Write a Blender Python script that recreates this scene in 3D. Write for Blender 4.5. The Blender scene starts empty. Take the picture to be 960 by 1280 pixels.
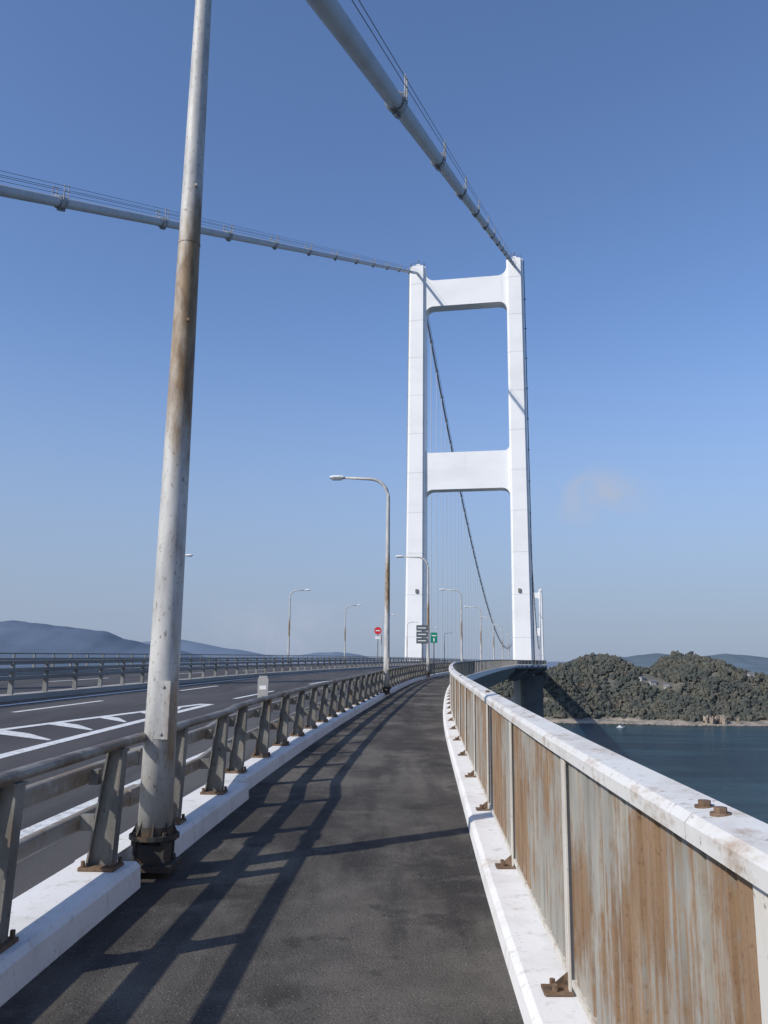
import bpy, bmesh, math, random
import numpy as np
from mathutils import Matrix, Vector, noise
random.seed(4)
scene=bpy.context.scene
EYE=1.6
# ---------------------------------------------------------------- materials
def newmat(name):
    m=bpy.data.materials.new(name); m.use_nodes=True
    nt=m.node_tree; b=nt.nodes['Principled BSDF']
    return m,nt,b
def noise_mask(nt,scale,lo,hi,stretch=(1,1,1),detail=5,rough=.6,w=0,dist=0):
    tc=nt.nodes.new('ShaderNodeTexCoord'); mp=nt.nodes.new('ShaderNodeMapping')
    mp.inputs['Scale'].default_value=stretch; mp.inputs['Location'].default_value=(w*3.1,w*1.7,w)
    nt.links.new(tc.outputs['Object'],mp.inputs['Vector'])
    n=nt.nodes.new('ShaderNodeTexNoise'); n.inputs['Scale'].default_value=scale
    n.inputs['Detail'].default_value=detail; n.inputs['Roughness'].default_value=rough; n.inputs['Distortion'].default_value=dist
    nt.links.new(mp.outputs['Vector'],n.inputs['Vector'])
    r=nt.nodes.new('ShaderNodeMapRange'); r.inputs['From Min'].default_value=lo; r.inputs['From Max'].default_value=hi
    nt.links.new(n.outputs['Fac'],r.inputs['Value'])
    return r.outputs['Result'],n.outputs['Fac']
def layered(name,base,layers,rough=.7,metal=0,bump=None,spec=.5):
    """layers: (color, scale, lo, hi, stretch, amount)"""
    m,nt,b=newmat(name)
    cur=None
    for i,(c,sc,lo,hi,st,am) in enumerate(layers):
        f,_=noise_mask(nt,sc,lo,hi,st,w=i*7+3)
        if am!=1:
            mu=nt.nodes.new('ShaderNodeMath'); mu.operation='MULTIPLY'; mu.inputs[1].default_value=am
            nt.links.new(f,mu.inputs[0]); f=mu.outputs[0]
        mx=nt.nodes.new('ShaderNodeMix'); mx.data_type='RGBA'
        nt.links.new(f,mx.inputs[0])
        if cur is None: mx.inputs[6].default_value=(*base,1)
        else: nt.links.new(cur,mx.inputs[6])
        mx.inputs[7].default_value=(*c,1)
        cur=mx.outputs[2]
    if cur is None: b.inputs['Base Color'].default_value=(*base,1)
    else: nt.links.new(cur,b.inputs['Base Color'])
    b.inputs['Roughness'].default_value=rough; b.inputs['Metallic'].default_value=metal
    b.inputs['Specular IOR Level'].default_value=spec
    if bump:
        _,f=noise_mask(nt,bump[0],0,1,(1,1,1),w=11)
        bp=nt.nodes.new('ShaderNodeBump'); bp.inputs['Strength'].default_value=bump[1]; bp.inputs['Distance'].default_value=bump[2]
        nt.links.new(f,bp.inputs['Height']); nt.links.new(bp.outputs['Normal'],b.inputs['Normal'])
    return m
I=(1,1,1)
RUST=(.19,.105,.05); RUST2=(.28,.17,.09); DRUST=(.07,.038,.022)
M_path=layered('path_asphalt',(.052,.046,.040),[((.150,.135,.115),.75,.44,.62,(1,.7,1),.8),((.028,.025,.023),.9,.50,.60,(1.8,.22,1),.6),((.16,.145,.125),2.6,.54,.70,(1,1,1),.55),
    ((.030,.027,.025),2.2,.58,.66,(1,.8,1),.65),((.32,.30,.27),80,.61,.70,I,.8),((.010,.010,.010),65,.57,.67,I,.7)],.85,bump=(80,1,.012),spec=.3)
M_road=layered('road_asphalt',(.068,.064,.063),[((.12,.115,.11),.5,.45,.65,(1,.15,1),.7),((.035,.033,.033),.9,.5,.7,(2.5,.08,1),.6),
    ((.18,.17,.16),80,.6,.72,I,.6)],.85,bump=(80,.8,.008),spec=.3)
M_kerb=layered('kerb_white_concrete',(.77,.76,.74),[((.54,.50,.45),1.7,.48,.72,I,.6),((.36,.31,.24),8,.58,.74,(1,1,.5),.55),((.82,.81,.79),4,.5,.7,I,.4),((.2,.17,.13),38,.61,.73,I,.6),((.38,.27,.17),3.1,.62,.75,I,.5)],.75,bump=(40,.3,.003))
M_galv=layered('galvanised_steel',(.15,.145,.13),[((.27,.26,.235),6,.45,.65,(1,1,.4),.8),(RUST,5,.56,.70,(1,1,.35),.7),(DRUST,14,.6,.72,I,.8)],.6,.2,bump=(60,.2,.002))
M_rail=layered('rail_steel',(.30,.285,.255),[((.21,.155,.10),2.2,.40,.60,(2,.5,2),.85),(RUST,9,.54,.68,(1.5,.9,1.5),.6),((.45,.44,.41),13,.58,.7,I,.6),(DRUST,45,.64,.74,I,.7)],.6,.15,bump=(60,.2,.002))
M_toprail=layered('top_rail_rusty',(.12,.085,.055),[((.26,.245,.21),2.6,.46,.62,(2,.8,2),.85),((.07,.045,.03),9,.5,.68,(1.5,1,1.5),.7),((.34,.33,.30),30,.62,.72,I,.7)],.5,.1,bump=(80,.2,.002))
M_railfar=layered('barrier_steel',(.20,.205,.20),[((.12,.115,.10),.7,.45,.65,(1,.3,1),.7),(RUST,3,.6,.72,I,.5)],.6,.15)
M_cap=layered('fence_cap_white',(.66,.645,.61),[((.50,.46,.40),2.3,.46,.66,(2,.8,2),.75),((.36,.25,.16),5,.54,.68,(2,.9,2),.75),((.72,.70,.67),15,.52,.66,I,.6),((.18,.12,.08),34,.61,.71,I,.8)],.6,bump=(70,.3,.002))
M_post=layered('fence_post_paint',(.64,.61,.55),[((.46,.41,.34),5,.45,.68,(1,1,.3),.7),(RUST2,8,.56,.70,(1,1,.3),.75),(DRUST,40,.62,.73,I,.7)],.6,bump=(70,.3,.002))
def panel_mat():
    m,nt,b=newmat('fence_panel_rusty')
    def mix(f,a,c,am=1):
        if am!=1:
            mu=nt.nodes.new('ShaderNodeMath'); mu.operation='MULTIPLY'; mu.inputs[1].default_value=am; nt.links.new(f,mu.inputs[0]); f=mu.outputs[0]
        mx=nt.nodes.new('ShaderNodeMix'); mx.data_type='RGBA'; nt.links.new(f,mx.inputs[0])
        if isinstance(a,tuple): mx.inputs[6].default_value=(*a,1)
        else: nt.links.new(a,mx.inputs[6])
        if isinstance(c,tuple): mx.inputs[7].default_value=(*c,1)
        else: nt.links.new(c,mx.inputs[7])
        return mx.outputs[2]
    def lin(a,op,c):
        mu=nt.nodes.new('ShaderNodeMath'); mu.operation=op
        nt.links.new(a,mu.inputs[0])
        if isinstance(c,(int,float)): mu.inputs[1].default_value=c
        else: nt.links.new(c,mu.inputs[1])
        return mu.outputs[0]
    a,_=noise_mask(nt,5,.38,.62,(1,1,.5),w=1)
    grey=mix(a,(.36,.34,.295),(.27,.265,.24))
    a,_=noise_mask(nt,40,.44,.66,(1,1,.05),w=2)
    grey=mix(a,grey,(.46,.42,.35),.45)
    a,_=noise_mask(nt,4,.36,.62,(1,1,.6),w=3)
    rust=mix(a,(.245,.155,.088),(.325,.215,.125))
    a,_=noise_mask(nt,45,.45,.65,(1,1,.04),w=5)
    rust=mix(a,rust,(.18,.10,.052),.55)
    a,_=noise_mask(nt,70,.56,.68,(1,1,.8),w=4)
    rust=mix(a,rust,(.12,.065,.038),.6)
    n1=noise_mask(nt,1.25,0,1,(1,1,.75),w=9,detail=6,rough=.6)[1]
    n2=noise_mask(nt,38,0,1,(1,1,.035),w=6,detail=3)[1]
    n3=noise_mask(nt,22,0,1,(1,1,.6),w=12,detail=5)[1]
    s=lin(lin(n1,'MULTIPLY',1.0),'ADD',lin(lin(n2,'MULTIPLY',.42),'ADD',lin(n3,'MULTIPLY',.22)))
    cl=nt.nodes.new('ShaderNodeMapRange'); cl.inputs['From Min'].default_value=.75; cl.inputs['From Max'].default_value=.86; nt.links.new(s,cl.inputs['Value'])
    out=mix(cl.outputs[0],grey,rust)
    nt.links.new(out,b.inputs['Base Color']); b.inputs['Roughness'].default_value=.75
    _,f=noise_mask(nt,60,0,1,w=3); bp=nt.nodes.new('ShaderNodeBump'); bp.inputs['Strength'].default_value=.3; bp.inputs['Distance'].default_value=.002
    nt.links.new(f,bp.inputs['Height']); nt.links.new(bp.outputs[0],b.inputs['Normal'])
    return m
M_panel=panel_mat()
M_rust=layered('rust',(.14,.085,.05),[((.25,.17,.11),12,.45,.65,I,.8),((.05,.035,.025),25,.5,.66,I,.85)],.85,bump=(90,.5,.003))
M_dark=layered('dark_steel',(.05,.048,.045),[((.10,.06,.035),9,.5,.66,I,.8)],.6,.3)
M_white=layered('tower_white_paint',(.82,.82,.81),[((.68,.68,.67),.06,.45,.7,(1,1,2.5),.5),((.60,.59,.57),.5,.6,.75,(1,1,.1),.35)],.45)
M_cable=layered('cable_paint',(.52,.54,.555),[((.40,.41,.41),.6,.45,.65,I,.6),((.28,.24,.2),3,.6,.72,I,.5)],.5)
M_band=layered('cable_band_steel',(.36,.37,.37),[((.16,.13,.10),2.5,.48,.66,I,.8)],.55)
M_rope=layered('wire_rope',(.10,.11,.13),[],.5,.4)
M_hanger=layered('hanger_rope',(.55,.57,.60),[],.5)
M_mark=layered('road_marking_paint',(.72,.72,.70),[((.40,.39,.37),7,.5,.66,I,.7),((.12,.12,.12),30,.58,.68,I,.8)],.7)
M_deck=layered('deck_steel',(.22,.235,.24),[((.15,.15,.15),.3,.45,.7,I,.6),(RUST,1.2,.62,.75,I,.5)],.65)
M_bracket=layered('bracket_steel',(.13,.135,.14),[((.08,.08,.08),.4,.45,.7,I,.6)],.7)
M_conc=layered('concrete',(.36,.35,.33),[((.26,.25,.23),.2,.45,.7,(1,1,.4),.7)],.85)
M_lampwhite=layered('lamp_head_paint',(.72,.73,.74),[((.55,.55,.54),6,.5,.7,I,.5)],.45)
M_lens=layered('lamp_lens',(.35,.36,.36),[],.2)
M_green=layered('sign_green',(.0,.22,.13),[],.5)
M_red=layered('sign_red',(.60,.02,.03),[],.5)
M_signw=layered('sign_white',(.78,.78,.76),[],.5)
M_signgrey=layered('sign_grey_board',(.10,.11,.12),[],.5)
def pole_mat():
    m,nt,b=newmat('pole_weathered')
    tc=nt.nodes.new('ShaderNodeTexCoord'); sp=nt.nodes.new('ShaderNodeSeparateXYZ'); nt.links.new(tc.outputs['Object'],sp.inputs[0])
    ramp=nt.nodes.new('ShaderNodeValToRGB'); mr=nt.nodes.new('ShaderNodeMapRange'); mr.inputs['From Max'].default_value=8.0
    nt.links.new(sp.outputs['Z'],mr.inputs['Value']); nt.links.new(mr.outputs[0],ramp.inputs[0])
    e=ramp.color_ramp.elements; e[0].position=0; e[0].color=(.28,)*3+(1,); e[1].position=1; e[1].color=(.1,)*3+(1,)
    for p,v in ((.06,.12),(.10,.36),(.16,.38),(.19,.16),(.34,.22),(.45,.60),(.60,.60),(.70,.22)):
        k=ramp.color_ramp.elements.new(p); k.color=(v,v,v,1)
    sm=nt.nodes.new('ShaderNodeMath'); sm.operation='MULTIPLY'; sm.inputs[1].default_value=1.1; nt.links.new(sp.outputs['X'],sm.inputs[0])
    _,f=noise_mask(nt,4.2,0,1,(1.6,1.6,.45),w=2,detail=8,rough=.7)
    add=nt.nodes.new('ShaderNodeMath'); add.operation='ADD'; nt.links.new(f,add.inputs[0]); nt.links.new(ramp.outputs[0],add.inputs[1])
    add2=nt.nodes.new('ShaderNodeMath'); add2.operation='ADD'; nt.links.new(add.outputs[0],add2.inputs[0]); nt.links.new(sm.outputs[0],add2.inputs[1])
    r2=nt.nodes.new('ShaderNodeMapRange'); r2.inputs['From Min'].default_value=.80; r2.inputs['From Max'].default_value=1.10
    nt.links.new(add2.outputs[0],r2.inputs['Value'])
    g_,_=noise_mask(nt,7,.40,.62,(1,1,.25),w=5)
    mx=nt.nodes.new('ShaderNodeMix'); mx.data_type='RGBA'; nt.links.new(g_,mx.inputs[0]); mx.inputs[6].default_value=(.54,.53,.50,1); mx.inputs[7].default_value=(.40,.395,.38,1)
    g2,_=noise_mask(nt,40,.58,.70,(1,1,.5),w=6)
    mxb=nt.nodes.new('ShaderNodeMix'); mxb.data_type='RGBA'; nt.links.new(g2,mxb.inputs[0]); nt.links.new(mx.outputs[2],mxb.inputs[6]); mxb.inputs[7].default_value=(.20,.17,.13,1)
    rc,_=noise_mask(nt,12,.4,.62,(1,1,.4),w=8)
    mr3=nt.nodes.new('ShaderNodeMix'); mr3.data_type='RGBA'; nt.links.new(rc,mr3.inputs[0]); mr3.inputs[6].default_value=(.29,.20,.11,1); mr3.inputs[7].default_value=(.18,.11,.055,1)
    m2=nt.nodes.new('ShaderNodeMix'); m2.data_type='RGBA'; nt.links.new(r2.outputs[0],m2.inputs[0]); nt.links.new(mxb.outputs[2],m2.inputs[6]); nt.links.new(mr3.outputs[2],m2.inputs[7])
    nt.links.new(m2.outputs[2],b.inputs['Base Color']); b.inputs['Roughness'].default_value=.6; b.inputs['Metallic'].default_value=.05
    _,f2=noise_mask(nt,60,0,1,w=3); bp=nt.nodes.new('ShaderNodeBump'); bp.inputs['Strength'].default_value=.25; bp.inputs['Distance'].default_value=.002
    nt.links.new(f2,bp.inputs['Height']); nt.links.new(bp.outputs[0],b.inputs['Normal'])
    return m
M_pole=pole_mat()
# ---------------------------------------------------------------- mesh builder
class MB:
    def __init__(s): s.v=[]; s.f=[]; s.m=[]
    def add(s,vs,fs,mi=0):
        o=len(s.v); s.v+= [tuple(p) for p in vs]; s.f+=[tuple(i+o for i in f) for f in fs]; s.m+=[mi]*len(fs)
    def box(s,c,size,mat=None,mi=0,top=None):
        x,y,z=[a/2 for a in size]; t=top or (1,1)
        vs=[Vector(p) for p in ((-x,-y,-z),(x,-y,-z),(x,y,-z),(-x,y,-z),(-x*t[0],-y*t[1],z),(x*t[0],-y*t[1],z),(x*t[0],y*t[1],z),(-x*t[0],y*t[1],z))]
        vs=[v+Vector(c) for v in vs]
        if mat is not None: vs=[mat@v for v in vs]
        s.add(vs,[(0,3,2,1),(4,5,6,7),(0,1,5,4),(1,2,6,5),(2,3,7,6),(3,0,4,7)],mi)
    def tube(s,pts,rs,n=12,mi=0,caps=True):
        pts=[Vector(p) for p in pts]
        if not hasattr(rs,'__len__'): rs=[rs]*len(pts)
        rings=[]
        for i,p in enumerate(pts):
            d=(pts[min(i+1,len(pts)-1)]-pts[max(i-1,0)]).normalized()
            ref=Vector((0,0,1)) if abs(d.z)<.95 else Vector((0,1,0))
            a=d.cross(ref).normalized(); b=a.cross(d).normalized()
            rings.append([p+(a*math.cos(t)+b*math.sin(t))*rs[i] for t in [2*math.pi*k/n for k in range(n)]])
        s.loft(rings,mi,caps)
    def loft(s,rings,mi=0,caps=True):
        n=len(rings[0]); vs=[p for r in rings for p in r]; fs=[]
        for i in range(len(rings)-1):
            for k in range(n):
                a=i*n+k; b=i*n+(k+1)%n; fs.append((a,b,b+n,a+n))
        if caps: fs+=[tuple(range(n-1,-1,-1)),tuple(range((len(rings)-1)*n,len(rings)*n))]
        s.add(vs,fs,mi)
    def prism(s,poly,mat,mi=0,d0=-.5,d1=.5):
        s.loft([[mat@Vector((x,d,z)) for x,z in poly] for d in (d0,d1)],mi,True)
    def build(s,name,mats,parent=None,origin=(0,0,0),smooth=False,bevel=0,fix=True):
        me=bpy.data.meshes.new(name); o=Vector(origin)
        me.from_pydata([(p[0]-o.x,p[1]-o.y,p[2]-o.z) for p in s.v],[],s.f)
        if not isinstance(mats,(list,tuple)): mats=[mats]
        for m in mats: me.materials.append(m)
        me.polygons.foreach_set('material_index',s.m)
        if smooth: me.polygons.foreach_set('use_smooth',[True]*len(s.f))
        if fix:
            bm=bmesh.new(); bm.from_mesh(me); bmesh.ops.recalc_face_normals(bm,faces=bm.faces); bm.to_mesh(me); bm.free()
        ob=bpy.data.objects.new(name,me); scene.collection.objects.link(ob)
        ob.parent=parent
        if parent is None: ob.location=o
        if bevel:
            b=ob.modifiers.new('bevel','BEVEL'); b.width=bevel; b.segments=2; b.limit_method='ANGLE'; b.angle_limit=math.radians(40)
        return ob
def group(name,loc=(0,0,0),rotz=0):
    e=bpy.data.objects.new(name,None); scene.collection.objects.link(e); e.location=loc; e.rotation_euler=(0,0,rotz); e.empty_display_size=.3
    return e
# ---------------------------------------------------------------- alignment
TY=np.array([-40,-20,0,4,10.4,20.8,30,40,51,65,87,117,150,200,228,300,600,1300,1600],float)
TX=np.array([-.4,.1,.54,.64,.93,1.5,2.2,3.1,4.3,6.5,10.4,16,22.4,32.2,37.6,51.6,110,246.5,305],float)
TS=np.gradient(TX,TY)
def XR(Y):
    i=int(np.clip(np.searchsorted(TY,Y)-1,0,len(TY)-2)); h=TY[i+1]-TY[i]; t=(Y-TY[i])/h
    return float((2*t**3-3*t*t+1)*TX[i]+(t**3-2*t*t+t)*h*TS[i]+(-2*t**3+3*t*t)*TX[i+1]+(t**3-t*t)*h*TS[i+1])
def ss(a,b,x):
    t=min(1,max(0,(x-a)/(b-a))); return t*t*(3-2*t)
def XL(Y): return XR(Y)-2.37+.27*ss(7,30,Y)
def XB(Y): return XR(Y)+6.6*ss(186,212,Y)*(1-ss(246,272,Y))
def zc(Y):
    y=min(Y,425); return .017*y-.00002*y*y if y>0 else .017*y
def yaw(Y): return math.atan((XR(Y+.5)-XR(Y-.5)))
def g(Y,u): return zc(Y)+.02*max(0,u-.45)
def frame(x,Y,z): return Matrix.Translation((x,Y,z))@Matrix.Rotation(-yaw(Y),4,'Z')
def stations(a,b):
    out=[]; y=a
    while y<b-1e-6:
        out.append(y); y+= 1 if y<60 else (3 if y<300 else 25)
    out.append(b); return out
def sweep(mb,fx,prof,a,b,mi=0,caps=True,fz=zc):
    mb.loft([[Vector((fx(y)+dx,y,fz(y)+dz)) for dx,dz in prof] for y in stations(a,b)],mi,caps)
def sheet(mb,fa,fb,a,b,dz,mi=0,fz=None):
    S=stations(a,b); vs=[];fs=[]
    for y in S:
        xa,xb=fa(y),fb(y)
        za=(fz or (lambda Y,x:g(Y,XL(Y)-x)))(y,xa); zb=(fz or (lambda Y,x:g(Y,XL(Y)-x)))(y,xb)
        vs+=[(xa,y,za+dz),(xb,y,zb+dz)]
    for i in range(len(S)-1): fs.append((2*i,2*i+1,2*i+3,2*i+2))
    mb.add(vs,fs,mi)
END=1500
mb=MB(); sheet(mb,lambda y:XL(y)-.15,lambda y:XB(y)+.05,-25,END,0,fz=lambda Y,x:zc(Y)); mb.build('footpath',M_path,fix=False)
mb=MB()
UW=19.9
sheet(mb,lambda y:XL(y)-UW,lambda y:XL(y)-.40,-25,END,0.0); mb.build('road',M_road,fix=False)
mb=MB()
sweep(mb,XL,[(-UW-.5,.37),(-UW-.5,-.5),(-UW+1,-1.2),(-UW+3,-3.6),(-1.0,-3.6),(1.6,-1.2),(2.3,-.45),(2.3,-.012),(-.3,-.012),(-UW,.37)],-25,END)
dk=mb.build('bridge_deck',M_deck)
mb=MB()
S=[y for y in stations(184,276)]
mb.loft([[Vector((XR(y)-.1,y,zc(y)-.02)),Vector((XB(y)+.42,y,zc(y)-.02)),Vector((XB(y)+.42,y,zc(y)-.7)),Vector((XR(y)-.1,y,zc(y)-.9))] for y in S])
for y in (196,204,212,219,233,240,248,256,264):
    mb.prism([(-2,-.9),(XB(y)-XR(y)+.2,-.7),(XB(y)-XR(y)+.2,-1.2),(-.2,-3.6),(-2,-3.6)],frame(XR(y),y,zc(y)),0,-.15,.15)
mb.box((38.6,218,-5.2),(5.2,3.4,10.6))
mb.build('walkway_bracket',M_bracket,parent=dk)
# ---------------------------------------------------------------- kerbs
kb=group('kerb'); mb=MB()
xk=XL
prof=lambda f:[(-.46,-.02),(-.46,.15),(-.44,.17),(f-.03,.17),(f,.14),(f+.01,-.02)]
sweep(mb,xk,prof(0),-25,2.48); sweep(mb,xk,prof(0),2.5,6.06); sweep(mb,xk,prof(0),6.74,9.6)
y=9.62
while y<60: sweep(mb,xk,prof(-.13),y,y+5.98); y+=6
sweep(mb,xk,prof(-.13),y,END)
sweep(mb,xk,[(-.46,-.02),(-.46,.168),(-.24,.168),(-.24,-.02)],6.07,6.73)
mb.build('kerb_roadside',M_kerb,parent=kb)
mb=MB(); sweep(mb,XB,[(0,-.02),(.01,.085),(.045,.105),(.42,.115),(.42,-.3),(.40,-.3)],-25,END); mb.build('kerb_parapet',M_kerb,parent=kb)
# ---------------------------------------------------------------- guardrail between path and road
gr=group('guardrail')
mp=MB(); mpl=MB(); mt=MB(); mr=MB()
yy=4.35-1.51*10; posts=[]
while yy<300: posts.append(yy); yy+=1.51 if yy<120 else 3.02
for y in posts:
    sh=-.13 if y>9.6 else 0
    F=frame(XL(y)-.17+sh,y,zc(y)+.17)
    mp.prism([(.045,.02),(.057,.02),(.082,.76),(.070,.76)],F,0,-.05,.05)
    mp.prism([(-.12,.02),(-.108,.02),(-.012,.76),(-.024,.76)],F,0,-.05,.05)
    mp.prism([(-.109,.022),(.046,.022),(.071,.758),(-.013,.758)],F,0,-.006,.006)
    mp.box((.03,0,.765),(.12,.11,.012),F)
    if y<60:
        mpl.box((-.03,0,.012),(.24,.20,.022),F)
        for bx in (-.125,.068):
            for by in (-.08,.08):
                mpl.tube([F@Vector((bx,by*.95,.02)),F@Vector((bx,by*.95,.06))],.014,6)
        mp.box((-.11,0,.585),(.06,.07,.1),F); mp.box((-.14,0,.29),(.10,.07,.1),F)
def xg(y): return XL(y)-.17-(.13*ss(9.2,10.2,y))
def rr(cx,cz,w,h,r=.02):
    out=[]
    for sx,sz,a0 in ((1,1,0),(-1,1,90),(-1,-1,180),(1,-1,270)):
        for k in range(3):
            a=math.radians(a0+k*45); out.append((cx+sx*(w/2-r)+r*math.cos(a),cz+sz*(h/2-r)+r*math.sin(a)))
    return out
sweep(mt,xg,rr(.03,.17+.80,.095,.062,.025),-20,300)
sweep(mr,xg,rr(-.165,.17+.60,.07,.115),-20,300)
sweep(mr,xg,rr(-.215,.17+.29,.07,.115),-20,300)
for y in [k*6.04+.9 for k in range(-2,16)]:
    F=frame(xg(y),y,zc(y)+.17)
    mr.box((-.165,0,.60),(.082,.3,.127),F); mr.box((-.215,0,.29),(.082,.3,.127),F); mt.box((.03,0,.80),(.103,.25,.07),F)
mp.build('posts',M_galv,gr); mpl.build('base_plates',M_rust,gr); mt.build('top_rail',M_toprail,gr); mr.build('lower_rails',M_rail,gr)
# ---------------------------------------------------------------- median / far barriers
def barrier(u,name,z0=0,hts=(.45,.68,.92),step=2.0,y0=-20,y1=420,mat=M_railfar,kerb=True,both=False):
    e=group(name); a=MB(); c=MB()
    fx=lambda y:XL(y)-u
    fz=lambda y:g(y,u)
    y=y0
    while y<y1:
        F=frame(fx(y),y,fz(y)+z0); a.prism([(-.07,0),(.07,0),(.05,max(hts)),(-.03,max(hts))],F,0,-.05,.05)
        y+=step if y<150 else step*2
    for h in hts:
        w=.07
        sweep(a,fx,rr(.09,h+z0,w,.11 if h<max(hts) else .07),y0,y1,fz=fz)
        if both: sweep(a,fx,rr(-.09,h+z0,w,.11 if h<max(hts) else .07),y0,y1,fz=fz)
    a.build('posts_and_rails',mat,e)
    if kerb:
        sweep(c,fx,[(-.25,-.02),(-.25,.16),(.25,.16),(.25,-.02)],y0,END,fz=fz); c.build('plinth',M_conc,e)
barrier(10.1,'median_barrier',z0=.16,both=True)
barrier(19.6,'edge_barrier',z0=.16,hts=(.4,.62,.9))
# ---------------------------------------------------------------- markings
mk=MB()
def strip(u0,u1,a,b,w=.15):
    n=max(1,int((b-a)/1.5)); S=[a+(b-a)*i/n for i in range(n+1)]
    vs=[];fs=[]
    for i,y in enumerate(S):
        u=u0+(u1-u0)*(y-a)/(b-a)
        for k in (-1,1):
            uu=u+k*w/2; vs.append((XL(y)-uu,y,g(y,uu)+.005))
    for i in range(len(S)-1): fs.append((2*i,2*i+1,2*i+3,2*i+2))
    mk.add(vs,fs)
strip(1.5,1.5,-20,400,.2); strip(9.2,9.2,-20,400,.2)
strip(10.9,10.9,-20,400,.2); strip(18.8,18.8,-20,400,.2)
strip(7.4,4.9,6,25,.22); strip(3.7,4.7,0,25,.22)
y=7
while y<23.5:
    t=(y-6)/19; ua=7.3-2.4*t; ub=3.9+.9*(y/25)
    if ua-ub>.5:
        q=.55
        vs=[(XL(y)-ub-.1,y,g(y,ub)+.005),(XL(y+q)-ub-.1,y+q,g(y,ub)+.005),(XL(y+.9+q)-ua+.1,y+.9+q,g(y+.9+q,ua)+.005),(XL(y+.9)-ua+.1,y+.9,g(y+.9,ua)+.005)]
        mk.add(vs,[(0,1,2,3)])
    y+=1.9
y=28
while y<400: strip(4.8,4.8,y,y+6,.15); y+=14
y=-6
while y<28: strip(7.9,7.9,y+14,y+19,.15); y+=12
y=-6
while y<400: strip(14.8,14.8,y,y+6,.15); y+=14
mk.build('road_markings',M_mark,fix=False)
# ---------------------------------------------------------------- right parapet fence
fe=group('parapet_fence'); a=MB(); b=MB(); c=MB(); d=MB()
def xf(y): return XB(y)+.25
H=1.20
capprof=[(-.072,H-.055),(-.072,H-.012),(-.052,H+.010),(.052,H+.024),(.070,H+.012),(.070,H-.055),(.058,H-.055),(.058,H-.02),(-.06,H-.03),(-.06,H-.055)]
for k in range(-3,45):
    y0=2.2+6.63*k
    if y0<300: sweep(a,xf,capprof,y0+.004,y0+6.626)
for y in [k*6.63+2.2 for k in range(-1,30)]:
    F=frame(xf(y+.0),y,zc(y))
    for by in (-.055,.055):
        d.tube([F@Vector((.0,by,H+.010)),F@Vector((.0,by,H+.034))],.017,6)
        d.tube([F@Vector((.0,by,H+.010)),F@Vector((.0,by,H+.021))],.026,12)
py=4.05-2.21*8; fp=[]
while py<300: fp.append(py); py+=2.21
for y in fp:
    F=frame(xf(y),y,zc(y)+.108)
    b.box((-.035,0,(H-.17)/2),(.012,.07,H-.17),F); b.box((.0,0.0,(H-.17)/2),(.06,.01,H-.172),F); b.box((.035,0,(H-.17)/2),(.012,.07,H-.17),F)
    if y<80:
        d.box((-.09,0,.010),(.13,.11,.012),F)
        d.prism([(-.13,.016),(-.042,.016),(-.042,.085)],F,0,-.005,.005)
        for by in (-.035,.035): d.tube([F@Vector((-.105,by,.015)),F@Vector((-.105,by,.045))],.013,6)
for i in range(len(fp)-1):
    y0,y1=fp[i]+.045,fp[i+1]-.045
    n=11 if y0<70 else 3; pitch=(y1-y0)/n; ys=[]
    for k in range(n):
        s=y0+k*pitch
        if y0<70: ys+=[(s,-.020),(s+pitch*.70,-.020),(s+pitch*.73,.022),(s+pitch*.955,.022)]
        else: ys+=[(s,0)]
    ys.append((y1,-.02 if y0<70 else 0)); fs=[]; vs=[]
    for s,dx in ys:
        x=xf(s)+.002+dx
        vs+=[(x,s,zc(s)+.17),(x,s,zc(s)+H-.03)]
    for k in range(len(ys)-1): fs.append((2*k,2*k+1,2*k+3,2*k+2))
    c.add(vs,fs)
    if y0<120:
        b.loft([[Vector((xf(s)+dx,s,zc(s)+z)) for dx,z in ((-.032,.15),(.045,.15),(.045,.178),(-.032,.178))] for s in (y0,y1)])
a.build('cap_rail',M_cap,fe); b.build('posts',M_post,fe,bevel=.002); c.build('panels',M_panel,fe,fix=False); d.build('anchor_brackets',M_rust,fe)
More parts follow.
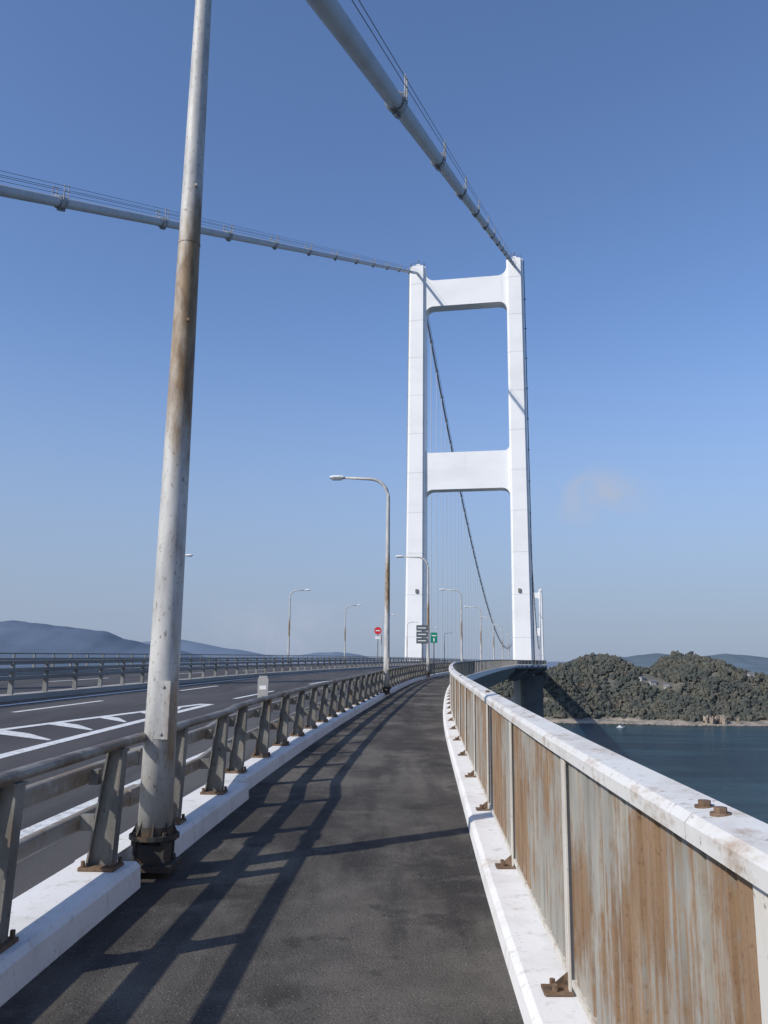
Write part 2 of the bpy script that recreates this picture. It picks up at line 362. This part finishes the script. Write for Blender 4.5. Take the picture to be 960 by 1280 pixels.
# ---------------------------------------------------------------- street lamps
def lamp_parts(e,meshes):
    for n,me in meshes:
        o=bpy.data.objects.new(n,me); scene.collection.objects.link(o); o.parent=e
def make_lamp():
    out=[]
    def keep(mbb,n,mat,**k):
        o=mbb.build(n,mat,**k); out.append((n,o.data)); bpy.data.objects.remove(o)
    p=MB()
    pts=[(0,0,.24),(0,0,1.3),(0,0,3),(0,0,5),(0,0,7.55)]; rs=[.125,.114,.103,.088,.068]
    for k in range(1,9):
        t=math.radians(k*86/8); pts.append((-.75*(1-math.cos(t)),0,7.55+.75*math.sin(t))); rs.append(.066-.001*k)
    pts+=[(-1.8,0,8.36)]; rs+=[.045]
    p.tube(pts,rs,24); keep(p,'pole',M_pole,smooth=True)
    q=MB(); rings=[]
    for x,w,h,zz in ((-1.7,.05,.04,8.36),(-1.78,.11,.07,8.37),(-1.95,.15,.09,8.375),(-2.2,.15,.085,8.375),(-2.32,.10,.05,8.37)):
        rings.append([Vector((x,w*math.cos(t),zz+h*math.sin(t))) for t in [2*math.pi*k/12+.26 for k in range(12)]])
    q.loft(rings); keep(q,'lamp_head',M_lampwhite)
    l=MB(); l.box((-2.05,0,8.29),(.36,.2,.03)); keep(l,'lens',M_lens)
    r=MB()
    r.tube([(0,0,.205),(0,0,.235)],.18,20); r.tube([(0,0,.235),(0,0,.29)],.135,20)
    for k in range(8):
        F=Matrix.Rotation(k*math.pi/4+.2,4,'Z'); r.prism([(.10,.235),(.168,.235),(.115,.34)],F,0,-.006,.006)
    r.box((0,0,.02),(.34,.34,.04)); r.box((0,0,.105),(.22,.22,.13))
    for k in range(4):
        t=k*math.pi/2+math.pi/4; x,y=.15*math.cos(t),.15*math.sin(t)
        r.tube([(x,y,.04),(x,y,.26)],.017,8); r.tube([(x,y,.04),(x,y,.075)],.03,6); r.tube([(x,y,.17),(x,y,.20)],.03,6)
    keep(r,'base_flange',M_dark)
    s=MB()
    s.box((.035,-.105,1.12),(.11,.03,.42))
    s.tube([(0,0,4.9),(0,0,4.915)],.0925,20)
    for dz in (.95,1.29): s.tube([(.035,-.115,dz),(.035,-.13,dz)],.012,6)
    for a_ in (5.4,4.2): s.tube([(.05,-.07,a_),(.055,-.10,a_)],.014,6)
    keep(s,'access_cover',M_pole)
    return out
LM=make_lamp()
for y in [-19,6.4,31.8,58,87,116,145,174,203,240,270,300,330,360]:
    x=XL(y)-.02 if y<7 else XL(y)-.09
    e=group('street_lamp',(x,y,zc(y)+(.05 if y<7 else .1)),-yaw(y)); lamp_parts(e,LM)
for y,u in [(62,20.5),(94,20.1),(121,20.1),(148,20.1),(175,20.1),(205,20.1),(240,20.1)]:
    e=group('street_lamp',(XL(y)-u,y,g(y,u)),-yaw(y)+math.pi); lamp_parts(e,LM)
# ---------------------------------------------------------------- towers
A=math.atan(.195); AX=Vector((math.sin(A),math.cos(A),0)); LAT=Vector((math.cos(A),-math.sin(A),0))
C1=Vector((23.6,228.5,0)); L=1030; C2=C1+AX*L
WATER=-60.0
def tower(C,topz=119.2):
    e=group('suspension_tower',(C.x,C.y,0),-A)
    m=MB()
    hs=14.25
    for s in (-1,1):
        def ring(z,w,dd):
            cx=s*(hs+(w-4.7)*.5)
            k=.55
            P=[(-w/2,-dd/2+k),(-w/2+k,-dd/2+k),(-w/2+k,-dd/2),(w/2-k,-dd/2),(w/2-k,-dd/2+k),(w/2,-dd/2+k),(w/2,dd/2-k),(w/2-k,dd/2-k),(w/2-k,dd/2),(-w/2+k,dd/2),(-w/2+k,dd/2-k),(-w/2,dd/2-k)]
            return [Vector((cx+px,pyy,z)) for px,pyy in P]
        m.loft([ring(-54,6.4,8.2),ring(2,5.4,7.2),ring(60,5.0,6.4),ring(topz,4.7,5.6)])
        m.box((s*hs,0,topz+.35),(3.0,3.6,.7)); m.box((s*hs,0,topz+1.1),(1.6,3.0,.9),top=(.6,.6))
    in0=hs-4.7/2+.6
    def beam(z0,z1,r,rt):
        def arc(cx,cz,r,a0,a1):
            return [(cx+r*math.cos(math.radians(a0+(a1-a0)*k/7)),cz+r*math.sin(math.radians(a0+(a1-a0)*k/7))) for k in range(8)]
        xi=hs-2.35
        P=[(-in0,z0-r)]+arc(-xi+r,z0-r,r,180,90)+arc(xi-r,z0-r,r,90,0)+[(in0,z0-r)]
        P+= [(in0,z1+rt)]+arc(xi-rt,z1+rt,rt,0,-90)+arc(-xi+rt,z1+rt,rt,-90,-180)+[(-in0,z1+rt)]
        m.loft([[Vector((x,dy,z)) for x,z in P] for dy in (-2.0,2.0)],0,True)
    beam(106.4,114.6,2.4,2.6); beam(51.2,61.9,2.2,1.4); beam(-12,-6,2,1)
    m.build('tower_frame',M_white,e)
    d=MB()
    for s in (-1,1):
        x=s*hs
        for p,q in (((x-2,-2.4),(x+2,-2.4)),((x+2,-2.4),(x+2,2.4)),((x-2,2.4),(x+2,2.4)),((x-2,-2.4),(x-2,2.4))):
            for h in (.5,1.1): d.tube([(p[0],p[1],topz+h),(q[0],q[1],topz+h)],.05,5)
            d.tube([(p[0],p[1],topz),(p[0],p[1],topz+1.1)],.05,5)
        d.box((x-.3*s,-3.55,22.5),(.7,.6,1.0))
        d.tube([(x+s*3.2,-1,4),(x+s*2.65,-1,topz)],.13,6)
        for z in range(8,116,9): d.box((x+s*(2.95-.25*z/119),-1,z),(.7,.25,.25))
        d.tube([(x,0,topz+1.5),(x,0,topz+3)],.06,5); d.box((x,0,topz+3.1),(.4,.4,.4))
    d.build('handrails_and_lights',M_galv,e)
    w=MB()
    for s in (-1,1):
        for z in np.arange(10,116,11.5):
            wd=np.interp(z,[2,60,119.2],[5.4,5.0,4.7]); dd=np.interp(z,[2,60,119.2],[7.2,6.4,5.6]); cx=s*(hs+(wd-4.7)*.5)
            w.box((cx,0,z),(wd-1.06,dd+.05,.08)); w.box((cx,0,z),(wd+.05,dd-1.06,.08))
    w.build('joint_seams',M_cable,e)
    c=MB()
    for s in (-1,1): c.box((s*(hs+.9),0,WATER+2.6),(14,16,7.2))
    c.box((0,0,WATER+2.1),(18,9,5)); c.build('foundation',M_conc,e,bevel=.6)
    return e
tower(C1); tower(C2)
# ---------------------------------------------------------------- cables
CT=118.2
SLOPE=.4645
def cable_side(s,C=C1,k=-1,n=24,length=250):
    return [C+LAT*(14.25*s)+AX*(k*length*i/n)+Vector((0,0,CT-SLOPE*length*i/n)) for i in range(n+1)]
def cable_main(s,n=80):
    P=[]
    for i in range(n+1):
        t=i/n; P.append(C1+LAT*(14.25*s)+AX*(t*L)+Vector((0,0,CT-4*98*t*(1-t))))
    return P
for s in (-1,1):
    e=group('main_cable'); m=MB(); r=MB(); cl=MB()
    side=cable_side(s); main=cable_main(s)
    m.tube(side,.385,24); m.tube(main,.34,12)
    m.tube(cable_side(s,C2,1,4,200),.34,8)
    for off,h in ((-.45,1.25),(.45,1.25),(-.45,.82),(.45,.82)):
        for line in (side,main):
            r.tube([p+LAT*off+Vector((0,0,h)) for p in line],.02 if line is side else .03,5)
    t=194.5+15.7*3 if s>0 else 178+16*4
    dirv=(side[0]-side[-1]).normalized(); nrm=LAT.cross(dirv); nrm=nrm if nrm.z>0 else -nrm
    while t>4:
        p=C1+LAT*(14.25*s)-AX*t+Vector((0,0,CT-SLOPE*t))
        if p.z>4 and t<248:
            cl.tube([p-dirv*.5,p-dirv*.48,p+dirv*.48,p+dirv*.5],[.40,.47,.47,.40],20,0)
            for j in (-.35,0,.35): cl.tube([p+dirv*j-nrm*.54-LAT*.14,p+dirv*j-nrm*.54+LAT*.14],.06,6)
            cl.box((0,0,0),(.12,.85,.22),Matrix.Translation(p-nrm*.53)@Matrix((LAT,dirv,nrm)).transposed().to_4x4())
            for o in (-.47,.47):
                for j in (-.3,.3):
                    q=p+dirv*j+LAT*o
                    cl.tube([q-nrm*.02,q+Vector((0,0,1.35))],.042,6)
                for hh in (.82,1.25): cl.tube([p+LAT*o+dirv*-.3+Vector((0,0,hh)),p+LAT*o+dirv*.3+Vector((0,0,hh))],.035,6)
            cl.tube([p-LAT*.47+dirv*.3+nrm*.46,p+LAT*.47+dirv*.3+nrm*.46],.03,6)
            cl.tube([p-LAT*.49+dirv*.3,p+LAT*.49+dirv*.3],.06,6)
        t-=15.7 if s>0 else 16
    m.build('cable',M_cable,e,smooth=True); r.build('hand_ropes',M_rope,e); cl.build('cable_bands',M_band,e)
    h=MB(); bd=MB(); t=14
    while t<L-8:
        f=t/L; zt=CT-4*98*f*(1-f); base=C1+LAT*(14.25*s)+AX*t
        for o in (-.25,.25):
            p=base+AX*o; h.tube([(p.x,p.y,zt),(p.x,p.y,zc(p.y)-.5)],.08,5)
        bd.tube([(base-AX*.6+Vector((0,0,zt+.6*4*98/L*(1-2*f)))),(base+AX*.6+Vector((0,0,zt-.6*4*98/L*(1-2*f))))],.47,8)
        t+=14
    h.build('hangers',M_hanger,e); bd.build('hanger_bands',M_band,e)
# ---------------------------------------------------------------- signs
def sign_post(name,x,y,z,h,parts,postmat=M_galv,r=.04,rz=0):
    e=group(name,(x,y,z),rz); p=MB(); p.tube([(0,.04,0),(0,.04,h)],r,10); p.box((0,.04,.01),(.2,.2,.02)); p.build('post',postmat,e)
    for n,mat,fn in parts:
        q=MB(); fn(q); q.build(n,mat,e)
    return e
def boards(q):
    for k in range(3): q.box((0,-.02,2.35+k*.42),(.78,.03,.37))
def bars(q):
    for k in range(3): q.box((-.02,-.045,2.35+k*.42),(.56,.01,.06))
    for k in range(3): q.box((.0,.02,2.35+k*.42),(.8,.03,.04))
y=55.5; sign_post('information_sign',XL(y)-.22,y,g(y,.2)+.17,3.4,[('boards',M_signgrey,boards),('lettering',M_signw,bars)])
y=62; sign_post('direction_sign',XL(y)-.10,y,zc(y)+.17,3.1,[('board',M_green,lambda q:q.box((0,-.02,2.7),(.50,.03,.75))),
   ('lettering',M_signw,lambda q:[q.box((0,-.04,2.85),(.34,.01,.08)),q.box((0,-.04,2.55),(.10,.01,.26))])])
y=96; u=10.5; sign_post('no_entry_sign',XL(y)-u,y,g(y,u)+.16,4.4,[('disc',M_red,lambda q:q.tube([(0,-.01,4.0),(0,-.04,4.0)],.42,24)),
   ('bar',M_signw,lambda q:q.box((0,-.05,4.0),(.52,.01,.12))),('plate',M_signw,lambda q:q.box((0,-.02,3.2),(.6,.03,.32)))],r=.05)
y=22; u=2.5
e=group('lane_delineator',(XL(y)-u,y,g(y,u))); q=MB(); q.tube([(0,0,0),(0,0,.45)],.035,10); q.tube([(0,0,0),(0,0,.04)],.12,12); q.build('stem',M_galv,e)
q=MB(); q.prism([(-.13,.3),(.13,.3),(.14,.86),(.10,.96),(-.10,.96),(-.14,.86)],Matrix.Identity(4),0,-.02,.02); q.build('panel',M_conc,e,bevel=.005)
q=MB(); q.box((0,-.024,.66),(.18,.006,.10)); q.build('reflector',M_signw,e)
# ---------------------------------------------------------------- water
m,nt,b=newmat('sea_water')
b.inputs['Roughness'].default_value=.22; b.inputs['IOR'].default_value=1.33; b.inputs['Specular IOR Level'].default_value=.32
_,f1=noise_mask(nt,.075,0,1,(.6,1.2,1),detail=9,rough=.72)
bp=nt.nodes.new('ShaderNodeBump'); bp.inputs['Strength'].default_value=1; bp.inputs['Distance'].default_value=7
nt.links.new(f1,bp.inputs['Height']); nt.links.new(bp.outputs[0],b.inputs['Normal'])
mm,_=noise_mask(nt,.008,.42,.60,(.6,3.0,1),w=4); mx=nt.nodes.new('ShaderNodeMix'); mx.data_type='RGBA'; nt.links.new(mm,mx.inputs[0])
mx.inputs[6].default_value=(.007,.032,.050,1); mx.inputs[7].default_value=(.024,.070,.095,1); nt.links.new(mx.outputs[2],b.inputs['Base Color'])
w=MB(); w.add([(-40000,-4000,WATER),(40000,-4000,WATER),(40000,50000,WATER),(-40000,50000,WATER)],[(0,1,2,3)]); w.build('sea_water',m,fix=False)
# ---------------------------------------------------------------- island
def G(x,y,cx,cy,sx,sy): return math.exp(-((x-cx)/sx)**2-((y-cy)/sy)**2)
def shoreY(x): return 1000+18*noise.noise(Vector((x*.012,.3,0)))-(x-300)*.10
def land(x,y):
    shore=shoreY(x)
    h=44*ss(shore,shore+120,y)*ss(60,170,x)
    h+= ss(shore+10,shore+120,y)*(30*G(x,y,308,1160,50,90)+ 34*G(x,y,432,1180,60,100)+8*G(x,y,240,1160,50,80)-10*G(x,y,370,1160,25,80))
    h+=9*noise.noise(Vector((x*.016,y*.016,1)))+5*noise.noise(Vector((x*.05,y*.05,2)))*ss(shore,shore+30,y)
    h*=1-ss(470,620,x)*.55
    return WATER-6+ (ss(shore-25,shore+6,y)*ss(40,90,x))*8 + max(0,h)*ss(shore-4,shore+30,y)*(1-ss(1420,1600,y))
m,nt,b=newmat('island_ground')
tc=nt.nodes.new('ShaderNodeTexCoord'); sp=nt.nodes.new('ShaderNodeSeparateXYZ'); nt.links.new(tc.outputs['Object'],sp.inputs[0])
mr_=nt.nodes.new('ShaderNodeMapRange'); mr_.inputs['From Min'].default_value=WATER+3.5; mr_.inputs['From Max'].default_value=WATER+7; nt.links.new(sp.outputs['Z'],mr_.inputs['Value'])
mk_,_=noise_mask(nt,.05,.42,.6); mx=nt.nodes.new('ShaderNodeMix'); mx.data_type='RGBA'; nt.links.new(mk_,mx.inputs[0]); mx.inputs[6].default_value=(.34,.29,.23,1); mx.inputs[7].default_value=(.18,.16,.135,1)
gm,_=noise_mask(nt,.04,.42,.6,w=7); mg=nt.nodes.new('ShaderNodeMix'); mg.data_type='RGBA'; nt.links.new(gm,mg.inputs[0]); mg.inputs[6].default_value=(.085,.09,.078,1); mg.inputs[7].default_value=(.15,.135,.11,1)
m2=nt.nodes.new('ShaderNodeMix'); m2.data_type='RGBA'; nt.links.new(mr_.outputs[0],m2.inputs[0]); nt.links.new(mx.outputs[2],m2.inputs[6]); nt.links.new(mg.outputs[2],m2.inputs[7])
nt.links.new(m2.outputs[2],b.inputs['Base Color']); b.inputs['Roughness'].default_value=.95
M_island=m
t=MB(); xs=np.arange(40,1000,8); ys=np.arange(950,1620,8)
vs=[(x,y,land(x,y)) for y in ys for x in xs]; nx=len(xs)
fs=[(j*nx+i,j*nx+i+1,(j+1)*nx+i+1,(j+1)*nx+i) for j in range(len(ys)-1) for i in range(nx-1)]
t.add(vs,fs); t.build('island_terrain',M_island,smooth=True,fix=False)
M_trees=layered('hazy_tree_foliage',(.092,.098,.083),[((.14,.13,.10),.03,.44,.58,I,.8),((.060,.070,.068),.08,.48,.60,I,.8),((.17,.135,.10),.07,.56,.64,I,.65),((.055,.064,.062),.8,.48,.60,I,.65)],.95,bump=(1.5,.8,1.0),spec=.1)  # foliage tones lightened toward grey, distance haze painted into the colour
bm=bmesh.new(); bmesh.ops.create_icosphere(bm,subdivisions=2,radius=1); bm.verts.ensure_lookup_table()
iv=[v.co.copy() for v in bm.verts]; fi=[tuple(v.index for v in f.verts) for f in bm.faces]; bm.free()
shapes=[]
for k in range(14):
    shapes.append(np.array([tuple(v*(1+.9*noise.noise(v*2.3+Vector((k*9.1,0,0))))) for v in iv]))
cnt=0; VV=[]; FF=[]; fia=np.array(fi)
clear=[(350,1085,18),(372,1075,11),(330,1120,8),(480,1100,11)]
while cnt<12500:
    x=random.uniform(70,740); y=random.uniform(980,1250)
    if random.random()<(x-500)/450: continue
    z=land(x,y)
    if z<WATER+4.5: continue
    if any((x-cx)**2+(y-cy)**2<rr_*rr_ for cx,cy,rr_ in clear): continue
    r=random.uniform(1.3,3.6)*(1.35 if random.random()<.12 else 1); hh=r*random.uniform(.6,1.5); an=random.uniform(0,6.28); S_=random.choice(shapes)
    ca,sa=math.cos(an),math.sin(an)
    P=np.empty_like(S_); P[:,0]=(S_[:,0]*ca-S_[:,1]*sa)*r+x; P[:,1]=(S_[:,0]*sa+S_[:,1]*ca)*r+y; P[:,2]=S_[:,2]*hh+z+hh*.4
    VV.append(P); FF.append(fia+cnt*len(iv)); cnt+=1
me=bpy.data.meshes.new('island_forest'); me.from_pydata(np.concatenate(VV).tolist(),[],np.concatenate(FF).tolist()); me.materials.append(M_trees)
scene.collection.objects.link(bpy.data.objects.new('island_forest',me))
M_wall=layered('house_wall',(.40,.39,.37),[],.8); M_roof=layered('roof_tiles',(.15,.15,.16),[],.7); M_win=layered('window_glass',(.04,.05,.06),[],.2)
for x,y,wd_,dp,hh,rz in ((346,1082,8,6,3.5,.2),(362,1076,7,5,3.5,-.3),(334,1086,6,5,3.5,.5),(330,1120,6,5,3.5,.3),(480,1098,7,6,3.5,.0)):
    e=group('house',(x,y,land(x,y)),rz); q=MB(); q.box((0,0,hh/2-.5),(wd_,dp,hh+1)); q.build('walls',M_wall,e)
    q=MB(); q.loft([[Vector((sx*wd_*.55,-dp*.58,hh)),Vector((sx*wd_*.55,0,hh+2.0)),Vector((sx*wd_*.55,dp*.58,hh))] for sx in (-1,1)]); q.build('roof',M_roof,e)
    q=MB()
    for k in (-.3,0,.3): q.box((k*wd_,-dp/2-.02,hh*.5),(1.2,.06,1.2))
    q.build('windows',M_win,e)
M_rock=layered('cliff_rock',(.34,.28,.22),[((.18,.15,.12),.2,.45,.6,I,.8)],.9,bump=(.6,.8,1))
q=MB()
for k in range(24):
    x=398+random.gauss(0,10); y=shoreY(x)+random.uniform(2,12); r=random.uniform(1.6,3.4)
    V=[Vector((x,y,WATER+1+random.uniform(0,9)))+Vector((v.x*r,v.y*r,v.z*r*.9))*(1+.6*noise.noise(v*1.5+Vector((k,0,0)))) for v in iv]; q.add(V,fi)
for k in range(260):
    x=random.uniform(120,700); y=shoreY(x)+random.uniform(-8,4); r=random.uniform(.5,1.9)
    V=[Vector((x,y,WATER+.5))+Vector((v.x*r*1.8,v.y*r,v.z*r*.6))*(1+.5*noise.noise(v*1.5+Vector((k,0,0)))) for v in iv]; q.add(V,fi)
q.build('shore_rocks',M_rock,fix=False)
e=group('boat',(262,935,WATER)); q=MB()
q.loft([[Vector((-4,-1.2,.1)),Vector((-4,1.2,.1)),Vector((-4,1.3,1.1)),Vector((-4,-1.3,1.1))],[Vector((2,-1.2,.1)),Vector((2,1.2,.1)),Vector((2,1.4,1.3)),Vector((2,-1.4,1.3))],[Vector((4.5,-.1,.6)),Vector((4.5,.1,.6)),Vector((5,.15,1.7)),Vector((5,-.15,1.7))]])
q.build('hull',M_signw,e); q=MB(); q.box((-1,0,1.8),(2.6,1.7,1.3),top=(.85,.9)); q.build('cabin',M_signw,e)
# ---------------------------------------------------------------- distant hills
def ridge(name,Y,pts,mat,depth=1500,seed=0,amp=.05):
    X=np.array([p[0] for p in pts],float); Z=np.array([p[1] for p in pts],float)
    xs=np.linspace(X[0],X[-1],320); prof=[0,.12,.35,.62,.85,1,.8,.4,0]; off=[-1,-.8,-.55,-.32,-.14,0,.3,.7,1]
    q=MB(); vs=[]
    for j,(p,o) in enumerate(zip(prof,off)):
        for x in xs:
            h=float(np.interp(x,X,Z)); n=noise.fractal(Vector((x/Y*14+seed,o*2,seed)),1,2,5)
            hh=(h-WATER)*(p*(1+amp*2*n)) if p>0 else 0
            hh*=1+.25*(1-p)*noise.noise(Vector((x/Y*30,o*3,seed+4)))
            vs.append((x,Y+o*depth+Y*.01*n,WATER-2+hh))
    nx=len(xs); fs=[(j*nx+i,j*nx+i+1,(j+1)*nx+i+1,(j+1)*nx+i) for j in range(len(prof)-1) for i in range(nx-1)]
    q.add(vs,fs); q.build(name,mat,smooth=True,fix=False)
M_h1=layered('hazy_hill',(.120,.160,.22),[((.095,.13,.18),.002,.4,.6,I,.8)],1,spec=0)  # aerial haze painted in as a blue-grey base colour
M_h2=layered('hazier_hill',(.155,.20,.268),[],1,spec=0)  # paler blue-grey base stands in for thicker haze farther off
M_h3=layered('hazy_mid_hill',(.125,.165,.205),[((.10,.135,.16),.006,.4,.6,I,.8)],1,spec=0)  # bluish base colour paints haze onto the right-hand ridge
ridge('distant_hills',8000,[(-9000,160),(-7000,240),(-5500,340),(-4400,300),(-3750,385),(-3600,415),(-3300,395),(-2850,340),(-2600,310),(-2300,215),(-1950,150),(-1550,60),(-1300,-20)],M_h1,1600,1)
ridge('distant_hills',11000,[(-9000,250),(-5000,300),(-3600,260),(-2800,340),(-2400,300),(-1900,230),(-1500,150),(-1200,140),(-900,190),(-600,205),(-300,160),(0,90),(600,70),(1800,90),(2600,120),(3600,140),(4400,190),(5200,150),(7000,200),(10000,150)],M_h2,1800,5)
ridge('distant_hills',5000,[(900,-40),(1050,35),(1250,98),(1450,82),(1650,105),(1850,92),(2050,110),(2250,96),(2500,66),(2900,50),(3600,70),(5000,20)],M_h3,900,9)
# ---------------------------------------------------------------- light
el=math.radians(35); az=math.atan2(-.83,-.56)
sd=Vector((math.sin(az)*math.cos(el),math.cos(az)*math.cos(el),math.sin(el)))
sun=bpy.data.lights.new('sun','SUN'); sun.energy=4.0; sun.angle=math.radians(.7); sun.color=(1,.95,.87)
so=bpy.data.objects.new('sun',sun); scene.collection.objects.link(so); so.rotation_euler=(-sd).to_track_quat('-Z','Y').to_euler(); so.location=(0,0,60)
wd=bpy.data.worlds.new('World'); scene.world=wd; wd.use_nodes=True; nt=wd.node_tree; bg=nt.nodes['Background']
sk=nt.nodes.new('ShaderNodeTexSky'); sk.sky_type='NISHITA'; sk.sun_disc=False; sk.sun_elevation=el; sk.sun_rotation=az%(2*math.pi); sk.dust_density=.6; sk.ozone_density=2.0; sk.air_density=1.0
bg.inputs['Strength'].default_value=.105
tc=nt.nodes.new('ShaderNodeTexCoord')
tint=nt.nodes.new('ShaderNodeMix'); tint.data_type='RGBA'; tint.blend_type='MULTIPLY'; tint.inputs[0].default_value=1; nt.links.new(sk.outputs[0],tint.inputs[6]); tint.inputs[7].default_value=(1.20,1.33,1.60,1)
sp=nt.nodes.new('ShaderNodeSeparateXYZ'); nt.links.new(tc.outputs['Generated'],sp.inputs[0])
hz=nt.nodes.new('ShaderNodeMapRange'); hz.interpolation_type='SMOOTHSTEP'; hz.inputs['From Min'].default_value=-.02; hz.inputs['From Max'].default_value=.42; hz.inputs['To Min'].default_value=.95; hz.inputs['To Max'].default_value=0
nt.links.new(sp.outputs['Z'],hz.inputs['Value'])
hm=nt.nodes.new('ShaderNodeMix'); hm.data_type='RGBA'; nt.links.new(hz.outputs[0],hm.inputs[0]); nt.links.new(tint.outputs[2],hm.inputs[6]); hm.inputs[7].default_value=(2.85,3.5,4.8,1)
def cloud(direction,rad,amount,prev,scale=16):
    vm=nt.nodes.new('ShaderNodeVectorMath'); vm.operation='SUBTRACT'; vm.inputs[1].default_value=direction; nt.links.new(tc.outputs['Generated'],vm.inputs[0])
    v2=nt.nodes.new('ShaderNodeVectorMath'); v2.operation='MULTIPLY'; v2.inputs[1].default_value=(1/rad[0],1/rad[0],1/rad[1]); nt.links.new(vm.outputs[0],v2.inputs[0])
    ln=nt.nodes.new('ShaderNodeVectorMath'); ln.operation='LENGTH'; nt.links.new(v2.outputs[0],ln.inputs[0])
    r=nt.nodes.new('ShaderNodeMapRange'); r.interpolation_type='SMOOTHSTEP'; r.inputs['From Min'].default_value=1; r.inputs['From Max'].default_value=.1; nt.links.new(ln.outputs['Value'],r.inputs['Value'])
    n=nt.nodes.new('ShaderNodeTexNoise'); n.inputs['Scale'].default_value=scale; n.inputs['Detail'].default_value=7; n.inputs['Distortion'].default_value=.6; nt.links.new(tc.outputs['Generated'],n.inputs['Vector'])
    r2=nt.nodes.new('ShaderNodeMapRange'); r2.inputs['From Min'].default_value=.36; r2.inputs['From Max'].default_value=.68; nt.links.new(n.outputs['Fac'],r2.inputs['Value'])
    mu=nt.nodes.new('ShaderNodeMath'); mu.operation='MULTIPLY'; nt.links.new(r.outputs[0],mu.inputs[0]); nt.links.new(r2.outputs[0],mu.inputs[1])
    m2=nt.nodes.new('ShaderNodeMath'); m2.operation='MULTIPLY'; m2.inputs[1].default_value=amount; nt.links.new(mu.outputs[0],m2.inputs[0])
    mx=nt.nodes.new('ShaderNodeMix'); mx.data_type='RGBA'; nt.links.new(m2.outputs[0],mx.inputs[0]); nt.links.new(prev,mx.inputs[6]); mx.inputs[7].default_value=(4.2,4.7,5.9,1)
    return mx.outputs[2]
c=cloud(Vector((.256,.979,.206)).normalized(),(.085,.045),.85,hm.outputs[2],24)
c=cloud(Vector((-.106,1.0,.045)).normalized(),(.20,.045),.6,c)
nt.links.new(c,bg.inputs['Color'])
# ---------------------------------------------------------------- camera
cam=bpy.data.cameras.new('camera'); co=bpy.data.objects.new('camera',cam); scene.collection.objects.link(co)
cam.sensor_fit='VERTICAL'; cam.sensor_height=24; cam.sensor_width=18; cam.lens=1035/1280*24; cam.clip_start=.05; cam.clip_end=90000
co.matrix_world=Matrix.Translation((0,0,EYE))@Matrix.Rotation(math.radians(90+10.67),4,'X')@Matrix.Rotation(.011,4,'Z')
scene.camera=co
scene.view_settings.view_transform='Standard'; scene.view_settings.look='None'; scene.view_settings.exposure=0
